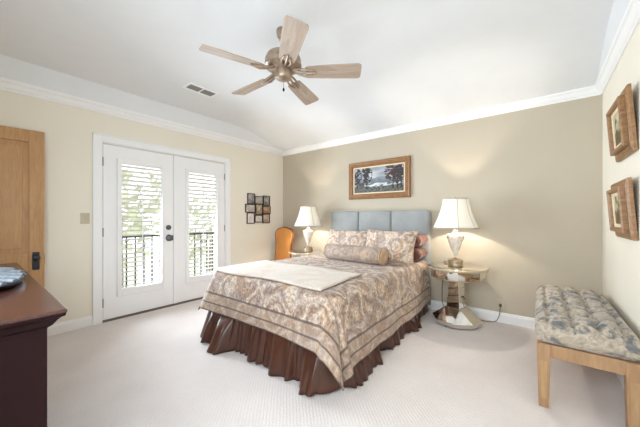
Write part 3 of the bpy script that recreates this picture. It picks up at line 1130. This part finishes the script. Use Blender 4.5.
# ------------------------------------------------------------------ wooden chair in the corner
ch = thing('chair', 'wooden balloon back chair with amber upholstery standing in the corner', 'chair', (-3.57, 3.30, 0), R_(4))
outl = [(0.170, 0.34), (0.178, 0.44), (0.176, 0.52), (0.168, 0.60), (0.170, 0.70), (0.190, 0.80), (0.205, 0.88), (0.198, 0.935), (0.160, 0.972), (0.105, 0.992), (0.05, 1.006), (0.0, 1.012)]
outl = [Vector((a, 0, b)) for a, b in outl]


def back_y(z):
    return 0.17 + 0.10 * max(0, z - 0.44)


full = [Vector((p.x, back_y(p.z), p.z)) for p in outl] + [Vector((-p.x, back_y(p.z), p.z)) for p in outl[-2::-1]]
bm = B()
tube(bm, smooth_pts(full, 3), 0.019, 10)
bf = obj('back_frame', bm, M['chair_wood'], ch, smooth=60)
bm = B()
bmesh.ops.create_uvsphere(bm, u_segments=14, v_segments=8, radius=0.03, matrix=Matrix.Translation((0, back_y(1.01), 1.008)) @ Matrix.Diagonal((1.5, 0.6, 0.5, 1)))
obj('carved_crest', bm, M['chair_wood'], bf, smooth=60)
bm = B()
nz_ = 24
grid = []
sm = smooth_pts(outl, 4)
for p in sm:
    row = []
    for k in range(13):
        u = -1 + k / 6
        x = u * p.x * 0.97
        y = back_y(p.z) - 0.02 - 0.018 * (1 - u * u)
        row.append(bm.verts.new((x, y, p.z)))
    grid.append(row)
for a, b in zip(grid, grid[1:]):
    for k in range(12):
        bm.faces.new((a[k], a[k + 1], b[k + 1], b[k]))
bmesh.ops.remove_doubles(bm, verts=bm.verts[:], dist=1e-5)
obj('backrest', bm, M['gold_fabric'], ch, smooth=60, solid=-0.035)
bm = B()
rounded_box(bm, (0, -0.01, 0.39), (0.38, 0.34, 0.08), 0.03, (14, 14, 6))
obj('seat', bm, M['gold_fabric'], ch, smooth=60)
bm = B()
rounded_box(bm, (0, -0.01, 0.335), (0.37, 0.33, 0.06), 0.015, (8, 8, 4))
obj('seat_rail', bm, M['chair_wood'], ch, smooth=60)
for sx in (-1, 1):
    for sy in (-1, 1):
        bm = B()
        tube(bm, [(sx * 0.165, sy * 0.145, 0.32), (sx * 0.18, sy * 0.17, 0.25), (sx * 0.165, sy * (0.165 + (0.04 if sy > 0 else 0)), 0.08), (sx * 0.175, sy * (0.175 + (0.06 if sy > 0 else 0)), 0.0)], [0.022, 0.024, 0.014, 0.016], 10)
        obj('leg', bm, M['chair_wood'], ch, smooth=60)


# ------------------------------------------------------------------ pictures
def frame_bm(bm, x0, x1, z0, z1, prof):
    """mitred frame in the xz plane; prof = (inset, depth) pairs, depth towards -y"""
    loops = []
    for ins, dep in prof:
        loops.append([bm.verts.new(p) for p in ((x0 + ins, -dep, z0 + ins), (x1 - ins, -dep, z0 + ins), (x1 - ins, -dep, z1 - ins), (x0 + ins, -dep, z1 - ins))])
    for a, b in zip(loops, loops[1:]):
        for k in range(4):
            bm.faces.new((a[k], a[(k + 1) % 4], b[(k + 1) % 4], b[k]))


def lerp(a, b, t_):
    t_ = max(0.0, min(1.0, t_))
    return tuple(a[i] + (b[i] - a[i]) * t_ for i in range(3))


def N2(x, y, s=0.0):
    return noise.noise(Vector((x, y, s)))


def landscape(u, v_):
    c = lerp((132, 140, 150), (196, 196, 198), 0.5 + 0.9 * N2(u * 4, v_ * 7, 1))
    if v_ > 0.8:
        c = lerp(c, (128, 136, 148), (v_ - 0.8) * 3)
    hill = 0.50 + 0.10 * math.exp(-((u - 0.55) / 0.2) ** 2) + 0.02 * N2(u * 12, 0, 5)
    if v_ < hill:
        c = lerp((92, 104, 114), (130, 140, 148), (v_ - 0.3) * 3 + 0.4 * N2(u * 14, v_ * 14, 3))
    if v_ < 0.36 + 0.02 * N2(u * 9, 1, 2):
        c = lerp((176, 180, 182), (220, 220, 216), 0.5 + N2(u * 10, v_ * 24, 8))
        if N2(u * 9, v_ * 14, 6) > 0.12:
            c = (96, 98, 96)
    if v_ < 0.22 + 0.05 * N2(u * 7, 2, 4) + 0.12 * abs(u - 0.5):
        c = lerp((44, 50, 50), (112, 112, 102), 0.5 + 0.9 * N2(u * 22, v_ * 26, 2))
    for x0, w, top, col in ((0.06, 0.06, 0.85, (60, 52, 50)), (0.27, 0.07, 0.97, (66, 58, 56)), (0.80, 0.10, 0.98, (104, 64, 52)), (0.95, 0.07, 1.0, (58, 56, 56)), (0.88, 0.05, 0.8, (80, 60, 54))):
        d = abs(u - x0 + 0.01 * N2(v_ * 5, x0, 1))
        if d < 0.012 and 0.12 < v_ < top:
            c = (40, 36, 36)
        cr = math.hypot((u - x0) / (w * 1.5), (v_ - top + 0.22) / 0.34)
        if cr < 1.15 and N2(u * 26, v_ * 20, x0 * 9) + 0.35 * (1 - cr) > -0.06:
            c = lerp(col, (30, 30, 32), 0.5 + 0.8 * N2(u * 30, v_ * 30, 7))
    if 0.10 < u < 0.22 and 0.22 < v_ < 0.40:
        c = (84, 66, 60) if v_ < 0.33 else (64, 54, 54)
    return c


pic = thing('framed_painting', 'wide landscape painting in a brown wooden frame hung above the headboard', 'painting', ((-2.384 - 1.392) / 2, YB, 1.7645))
hw, hh_ = 0.496, 0.284
bm = B()
frame_bm(bm, -hw, hw, -hh_, hh_, [(0, 0.0), (0, 0.030), (0.012, 0.040), (0.030, 0.036), (0.050, 0.046), (0.062, 0.046), (0.070, 0.034), (0.078, 0.026), (0.078, 0.004)])
obj('frame', bm, M['frame_wood'], pic)
bm = B()
frame_bm(bm, -hw + 0.076, hw - 0.076, -hh_ + 0.076, hh_ - 0.076, [(0, 0.004), (0, 0.024), (0.020, 0.018), (0.022, 0.004)])
obj('liner', bm, M['liner'], pic)
iw, ih = hw - 0.096, hh_ - 0.096
paint_grid('canvas', M['paint'], pic, landscape, 150, 76, (-iw, -0.014, -ih), (2 * iw, 0, 0), (0, 0, 2 * ih))

# nine-photo collage on the door wall
col = thing('photo_collage', 'dark nine opening photo collage frame on the wall past the french doors', 'picture frame', (XL, 3.18, 1.35), R_(90))
# local x runs along +Y of the room
rects = [(65, 78, 130, 180), (130, 100, 210, 178), (210, 90, 275, 192), (47, 180, 135, 262), (137, 176, 203, 283), (205, 194, 282, 272), (60, 262, 128, 367), (130, 284, 204, 357), (205, 272, 275, 367)]
random.seed(7)


def photo_fn(seed, tone):
    def fn(u, v_):
        k = 0.5 + 0.7 * N2(u * 3 + seed, v_ * 3, seed)
        c = lerp(tone[0], tone[1], k)
        if math.hypot((u - 0.5) * 1.2, v_ - 0.55) < 0.22:
            c = lerp(c, (206, 176, 156), 0.6)
        elif v_ < 0.45 and abs(u - 0.5) < 0.3:
            c = lerp(c, tone[0], 0.6)
        return c
    return fn


tones = [((110, 106, 110), (206, 200, 196)), ((150, 142, 134), (214, 206, 196)), ((100, 96, 100), (196, 190, 186)), ((170, 158, 148), (220, 210, 200)), ((140, 120, 90), (210, 200, 180)), ((150, 104, 74), (206, 178, 150)), ((206, 200, 196), (238, 234, 230)), ((196, 190, 180), (236, 232, 222)), ((160, 136, 120), (216, 200, 188))]
for (x0, y0, x1, y1), tn in zip(rects, tones):
    a0 = 2.905 + (x0 - 47) / 235 * 0.555 - 3.18
    a1 = 2.905 + (x1 - 47) / 235 * 0.555 - 3.18
    b1 = 1.613 - (y0 - 78) / 289 * 0.523 - 1.35
    b0 = 1.613 - (y1 - 78) / 289 * 0.523 - 1.35
    dpt = 0.018 + random.uniform(0, 0.006)
    bm = B()
    frame_bm(bm, a0, a1, b0, b1, [(0, 0), (0, dpt), (0.012, dpt), (0.014, 0.006)])
    fr = obj('photo_frame', bm, M['black_frame'], col)
    ins = 0.014
    paint_grid('photo', M['paint'], fr, photo_fn(x0 * 0.13, tn), 16, 16, (a0 + ins, -0.008, b0 + ins), (a1 - a0 - 2 * ins, 0, 0), (0, 0, b1 - b0 - 2 * ins))


def small_scene(seed):
    def fn(u, v_):
        c = lerp((120, 110, 84), (196, 190, 160), 0.4 + v_ * 0.6 + 0.3 * N2(u * 4, v_ * 4, seed))
        if v_ < 0.45 + 0.2 * N2(u * 4, 0, seed):
            c = lerp((70, 62, 40), (120, 104, 66), 0.5 + N2(u * 12, v_ * 12, seed))
        if N2(u * 5 + seed, v_ * 3, 3) > 0.2 and v_ > 0.3:
            c = (64, 60, 44)
        return c
    return fn


def deep_frame(label, z0, z1, seed):
    fr = thing('framed_picture', label, 'picture frame', (XR - 0.004, 2.775, z0), 0, 'deep wooden frames')
    fr.rotation_euler = Matrix.Rotation(R_(-90), 3, 'Z').__matmul__(Matrix.Rotation(R_(4.0), 3, 'X')).to_euler()
    w, h = 0.245, (z1 - z0)
    bm = B()
    frame_bm(bm, -w, w, 0, h, [(0, 0.0), (0, 0.016), (0.010, 0.024), (0.024, 0.020), (0.030, 0.026), (0.046, 0.026), (0.050, 0.004), (0, 0.0)])
    obj('outer_frame', bm, M['old_frame'], fr)
    bm = B()
    frame_bm(bm, -w + 0.046, w - 0.046, 0.046, h - 0.046, [(0, 0.004), (0, 0.050), (0.005, 0.056), (0.020, 0.056), (0.028, 0.048), (0.030, 0.030)])
    obj('inner_frame', bm, M['old_frame'], fr)
    bm = B()
    frame_bm(bm, -w + 0.075, w - 0.075, 0.075, h - 0.075, [(0, 0.028), (0, 0.034), (0.024, 0.032), (0.025, 0.024)])
    obj('mat_board', bm, M['liner'], fr)
    a, b = w - 0.098, 0.098
    paint_grid('print', M['paint'], fr, small_scene(seed), 24, 20, (-a, -0.028, b), (2 * a, 0, 0), (0, 0, h - 2 * b))
    return fr


deep_frame('upper of the two deep wooden picture frames on the wall above the bench', 1.615, 2.03, 1.7)
deep_frame('lower of the two deep wooden picture frames on the wall above the bench', 1.06, 1.452, 4.2)

# ------------------------------------------------------------------ bench
bn = thing('bench', 'pale wooden bench with tufted blue and tan cushion standing along the wall', 'bench', (0.215, 2.88, 0))
BW, BL = 0.455, 1.26
AZ0, AZ1 = 0.325, 0.405
bm = B()
for x0, x1, y0, y1 in ((-BW / 2 + 0.012, BW / 2 - 0.012, -BL / 2 + 0.008, -BL / 2 + 0.030), (-BW / 2 + 0.012, BW / 2 - 0.012, BL / 2 - 0.030, BL / 2 - 0.008),
                       (-BW / 2 + 0.008, -BW / 2 + 0.030, -BL / 2 + 0.031, BL / 2 - 0.031), (BW / 2 - 0.030, BW / 2 - 0.008, -BL / 2 + 0.031, BL / 2 - 0.031)):
    box(bm, x0, x1, y0, y1, AZ0, AZ1)
box(bm, -BW / 2 + 0.031, BW / 2 - 0.031, -BL / 2 + 0.031, BL / 2 - 0.031, AZ1 - 0.02, AZ1)
obj('apron', bm, M['bench_wood'], bn, bevel=0.003)
for sx in (-1, 1):
    for sy in (-1, 1):
        bm = B()
        cx, cy = sx * (BW / 2 - 0.0335), sy * (BL / 2 - 0.0335)
        rings = []
        for hw_, z in ((0.0245, 0.0), (0.026, 0.02), (0.034, 0.32), (0.034, 0.402)):
            rings.append([bm.verts.new((cx + a * hw_ , cy + b * hw_, z)) for a, b in ((-1, -1), (1, -1), (1, 1), (-1, 1))])
        for a, b in zip(rings, rings[1:]):
            for k in range(4):
                bm.faces.new((a[k], a[(k + 1) % 4], b[(k + 1) % 4], b[k]))
        bm.faces.new(rings[0][::-1])
        bm.faces.new(rings[-1])
        lg = obj('leg', bm, M['bench_wood'], bn, bevel=0.003)
        bm = B()
        box(bm, cx - 0.017, cx + 0.017, cy - 0.0345, cy + 0.0345, 0.06, 0.30)
        vs = bm.verts[:]
        for v_ in vs:
            if v_.co.z < 0.1:
                v_.co.y = cy + (v_.co.y - cy) * 0.835
                v_.co.x = cx + (v_.co.x - cx) * 0.8
        obj('leg_panel', bm, M['leg_inset'], lg)
        # curved bracket under the end rail
        bm = B()
        prof = [(0, 0.325), (0.075, 0.325), (0.062, 0.314), (0.045, 0.305), (0.030, 0.288), (0.018, 0.262), (0.010, 0.235), (0, 0.215)]
        y1 = cy - sy * 0.026
        fa = [bm.verts.new((cx - sx * 0.016 - 0.008, y1 - sy * a, z)) for a, z in prof]
        fb = [bm.verts.new((cx - sx * 0.016 + 0.008, y1 - sy * a, z)) for a, z in prof]
        bm.faces.new(fa)
        bm.faces.new(fb[::-1])
        for k in range(len(prof)):
            bm.faces.new((fa[k], fa[(k + 1) % len(prof)], fb[(k + 1) % len(prof)], fb[k]))
        obj('bracket', bm, M['bench_wood'], bn)
cw, cl, ct = BW + 0.015, BL + 0.02, 0.125
tx = [-cw / 2 + cw * (i + 0.5) / 3 for i in range(3)]
tufts = []
nyt = 7
for j in range(nyt):
    y = -cl / 2 + cl * (j + 0.5) / nyt
    for i in range(4):
        x = -cw / 2 + cw * (i + (0.5 if True else 0)) / 4
        tufts.append((x, y))


def tuft(p):
    if p.z > 0:
        dd = 0
        for x, y in tufts:
            d2 = (p.x - x) ** 2 + (p.y - y) ** 2
            dd += math.exp(-d2 / 0.00075)
        sx = cw / 4
        sy = cl / nyt
        gx = abs(((p.x + cw / 2) / sx) % 1 - 0.5)
        gy = abs(((p.y + cl / 2) / sy) % 1 - 0.5)
        inside = min(1, max(0, (cw / 2 - abs(p.x)) / 0.05)) * min(1, max(0, (cl / 2 - abs(p.y)) / 0.06))
        crease = (math.exp(-(gx / 0.13) ** 2) + math.exp(-(gy / 0.10) ** 2)) * 0.013
        p.z += (0.026 - 0.045 * min(1, dd) - 1.9 * crease) * inside * (p.z / (ct / 2))
        p.z += 0.006 * noise.noise(Vector((p.x * 14, p.y * 14, 1.0)))
    f = 1 + 0.02 * (1 - (p.z / (ct / 2)) ** 2)
    p.x *= f
    p.y *= 1 + 0.4 * (f - 1)
    k = 0.004 * noise.noise(Vector((p.x * 18, p.y * 18, p.z * 6)))
    p.x += k
    p.y += k
    return p


bm = B()
rounded_box(bm, (0, 0, AZ1 + ct / 2 + 0.001), (cw, cl, ct), 0.05, (56, 130, 14), tuft)
cu = obj('cushion', bm, M['bench_fabric'], bn, smooth=80)
bp = None
for x, y in tufts:
    if bp is None:
        bm = B()
        bmesh.ops.create_uvsphere(bm, u_segments=10, v_segments=6, radius=0.011, matrix=Matrix.Diagonal((1, 1, 0.5, 1)))
        bp = obj('button', bm, M['bench_fabric'], cu, smooth=60, loc=(x, y, AZ1 + ct - 0.050))
    else:
        c = bp.copy()
        C.objects.link(c)
        c.parent = cu
        c.location = (x, y, AZ1 + ct - 0.050)

# ------------------------------------------------------------------ dresser and tray
dx0, dx1, dy0, dy1 = -2.75, -1.232, -0.335, 0.205
dr = thing('dresser', 'dark mahogany dresser with polished top and moulded edge, cut by the frame', 'dresser', ((dx0 + dx1) / 2, (dy0 + dy1) / 2, 0))
do = Vector(dr.location)


def dpart(name, bm, m, parent=None, **k):
    bmesh.ops.translate(bm, verts=bm.verts[:], vec=-do)
    return obj(name, bm, m, parent or dr, **k)


bm = B()
box(bm, dx0 + 0.04, dx1 - 0.045, dy0 + 0.02, dy1 - 0.042, 0.09, 0.855)
dpart('carcass', bm, M['dresser'], bevel=0.004)
bm = B()
box(bm, dx0 + 0.025, dx1 - 0.03, dy0 + 0.02, dy1 - 0.04, 0.0, 0.10)
dpart('plinth', bm, M['dresser'], bevel=0.01)
bm = B()
rings = []
for o, z in ((0.045, 0.825), (0.042, 0.840), (0.032, 0.848), (0.020, 0.866), (0.012, 0.874), (0.004, 0.878), (0.002, 0.888)):
    rings.append([bm.verts.new(p) for p in ((dx0 + o, dy0, z), (dx1 - o, dy0, z), (dx1 - o, dy1 - o, z), (dx0 + o, dy1 - o, z))])
for a, b in zip(rings, rings[1:]):
    for k in range(4):
        bm.faces.new((a[k], a[(k + 1) % 4], b[(k + 1) % 4], b[k]))
bm.faces.new(rings[0][::-1])
bm.faces.new(rings[-1])
dpart('cornice', bm, M['dresser'])
bm = B()
box(bm, dx0, dx1, dy0, dy1, 0.888, 0.90)
dpart('dresser_top', bm, M['dresser_top'], bevel=0.003)
for i in range(3):
    for j in range(2):
        x0 = dx0 + 0.07 + j * 0.69
        z0 = 0.13 + i * 0.235
        bm = B()
        box(bm, x0, x0 + 0.66, dy1 - 0.050, dy1 - 0.039, z0, z0 + 0.215)
        dpart('drawer', bm, M['dresser'], bevel=0.002)

# oval tray with pale ribs, on the dresser
ty = thing('tray', 'dark oval tray topped with pale striped ribs on the polished dresser', 'tray', (-2.03, 0.010, 0.90), R_(2))
A_, B_ = 0.36, 0.165
bm = B()
ring = []
for r, z in ((0.86, 0.0), (0.97, 0.012), (1.0, 0.024), (0.97, 0.026), (0.9, 0.018)):
    ring.append([bm.verts.new((A_ * r * math.cos(2 * PI * k / 48), B_ * r * math.sin(2 * PI * k / 48), z)) for k in range(48)])
for a, b in zip(ring, ring[1:]):
    for k in range(48):
        bm.faces.new((a[k], a[(k + 1) % 48], b[(k + 1) % 48], b[k]))
bm.faces.new(ring[0][::-1])
bm.faces.new(ring[-1])
obj('tray_base', bm, M['black'], ty, smooth=40)
pale = plain('pale_grey_weave', rgb(112, 118, 124), 0.7, var=0.35, vscale=40)
dvec = Vector((0.80, 0.60, 0))
nvec = Vector((-0.60, 0.80, 0))
for k in range(-5, 6):
    o = k * 0.066
    # chord of the ellipse along dvec at offset o
    aa = (dvec.x / A_) ** 2 + (dvec.y / B_) ** 2
    bb = 2 * (nvec.x * o * dvec.x / A_ ** 2 + nvec.y * o * dvec.y / B_ ** 2)
    cc = (nvec.x * o / A_) ** 2 + (nvec.y * o / B_) ** 2 - 0.94
    disc = bb * bb - 4 * aa * cc
    if disc <= 0:
        continue
    t0, t1 = (-bb - math.sqrt(disc)) / (2 * aa), (-bb + math.sqrt(disc)) / (2 * aa)
    if t1 - t0 < 0.05:
        continue
    bm = B()
    pts_ = [nvec * o + dvec * (t0 + (t1 - t0) * q / 12) + Vector((0, 0, 0.026 + 0.008 * math.sin(PI * q / 12))) for q in range(13)]
    tube(bm, pts_, 0.0125, 8)
    bmesh.ops.scale(bm, verts=bm.verts[:], vec=(1, 1, 0.75))
    bmesh.ops.translate(bm, verts=bm.verts[:], vec=(0, 0, 0.009))
    obj('rib', bm, pale, ty, smooth=60)

# ------------------------------------------------------------------ ceiling fan
fan = thing('ceiling_fan', 'five blade ceiling fan with washed oak blades and bronze motor', 'ceiling fan', (-1.57, 1.525, CZ))
def fz(z):
    return z - CZ


bm = B()
lathe(bm, [(0.052, 0), (0.054, -0.015), (0.048, -0.05), (0.032, -0.078), (0.016, -0.086)], (0, 0, 0), 28)
obj('canopy', bm, M['fan_metal'], fan, smooth=50)
bm = B()
lathe(bm, [(0.013, -0.07), (0.013, fz(2.50)), (0.028, fz(2.495)), (0.03, fz(2.475))], (0, 0, 0), 16)
obj('downrod', bm, M['fan_metal'], fan, smooth=50)
bm = B()
lathe(bm, [(0.03, fz(2.485)), (0.09, fz(2.478)), (0.128, fz(2.455)), (0.140, fz(2.425)), (0.138, fz(2.40)), (0.143, fz(2.392)), (0.140, fz(2.375)), (0.110, fz(2.355)), (0.07, fz(2.345))], (0, 0, 0), 44)
obj('motor_housing', bm, M['fan_metal'], fan, smooth=40)
bm = B()
lathe(bm, [(0.062, fz(2.350)), (0.068, fz(2.335)), (0.066, fz(2.300)), (0.058, fz(2.284)), (0.030, fz(2.274)), (0.012, fz(2.270))], (0, 0, 0), 32)
obj('switch_housing', bm, M['fan_metal'], fan, smooth=40)
zb = fz(2.330)
for k in range(5):
    a = R_(-36.5 + 72 * k)
    rot = Matrix.Rotation(a, 4, 'Z')
    pit = Matrix.Rotation(R_(-14), 4, 'X')
    bm = B()
    out = []
    for u_, w_ in ((0.175, 0.048), (0.19, 0.058), (0.30, 0.066), (0.45, 0.072), (0.565, 0.076), (0.590, 0.073), (0.601, 0.062), (0.604, 0.04)):
        out.append((u_, w_))
    low = [(u_, -w_) for u_, w_ in out]
    loop = low + [(u_, w_) for u_, w_ in out[::-1]]
    fa = [bm.verts.new((u_, w_, -0.004)) for u_, w_ in loop]
    fb = [bm.verts.new((u_, w_, 0.004)) for u_, w_ in loop]
    bm.faces.new(fa[::-1])
    bm.faces.new(fb)
    for q in range(len(loop)):
        bm.faces.new((fa[q], fa[(q + 1) % len(loop)], fb[(q + 1) % len(loop)], fb[q]))
    bl = obj('blade', bm, M['blade'], fan, bevel=0.002)
    bl.matrix_local = Matrix.Translation((0, 0, zb)) @ rot @ pit
    bm = B()
    for sgn in (-1, 1):
        tube(bm, [(0.085, sgn * 0.012, 0.020), (0.13, sgn * 0.030, 0.004), (0.18, sgn * 0.036, -0.009), (0.235, sgn * 0.022, -0.009)], [0.010, 0.009, 0.008, 0.006], 8)
    tube(bm, [(0.075, 0, 0.022), (0.14, 0, 0.000), (0.20, 0, -0.010), (0.262, 0, -0.009)], [0.012, 0.010, 0.012, 0.007], 8)
    obj('blade_iron', bm, M['fan_metal'], bl, smooth=60)
bm = B()
tube(bm, [(0.035, -0.03, fz(2.28)), (0.036, -0.031, fz(2.19))], 0.0016, 6)
pc = obj('pull_chain', bm, M['steel'], fan)
bm = B()
lathe(bm, [(0.003, fz(2.192)), (0.008, fz(2.182)), (0.008, fz(2.170)), (0.003, fz(2.163))], (0.036, -0.031, 0), 12)
obj('chain_fob', bm, M['black'], pc, smooth=50)

# ------------------------------------------------------------------ ceiling vent
vt = thing('ceiling_vent', 'white ceiling air vent with two dark louvred openings near the fan', 'vent', (-3.04, 1.655, CZ), R_(90))
bm = B()
for a, b, c, e in ((-0.175, -0.150, -0.09, 0.09), (0.150, 0.175, -0.09, 0.09), (-0.15, 0.15, -0.09, -0.062), (-0.15, 0.15, 0.062, 0.09), (-0.008, 0.008, -0.062, 0.062)):
    box(bm, a, b, c, e, -0.010, 0.0)
obj('vent_frame', bm, M['white'], vt)
for s0 in (-0.150, 0.008):
    bm = B()
    box(bm, s0, s0 + 0.142, -0.062, 0.062, -0.003, -0.001)
    for k in range(7):
        y = -0.054 + k * 0.018
        box(bm, s0, s0 + 0.142, y - 0.003, y + 0.003, -0.009, -0.004)
    obj('louvre', bm, M['vent_grey'], vt)
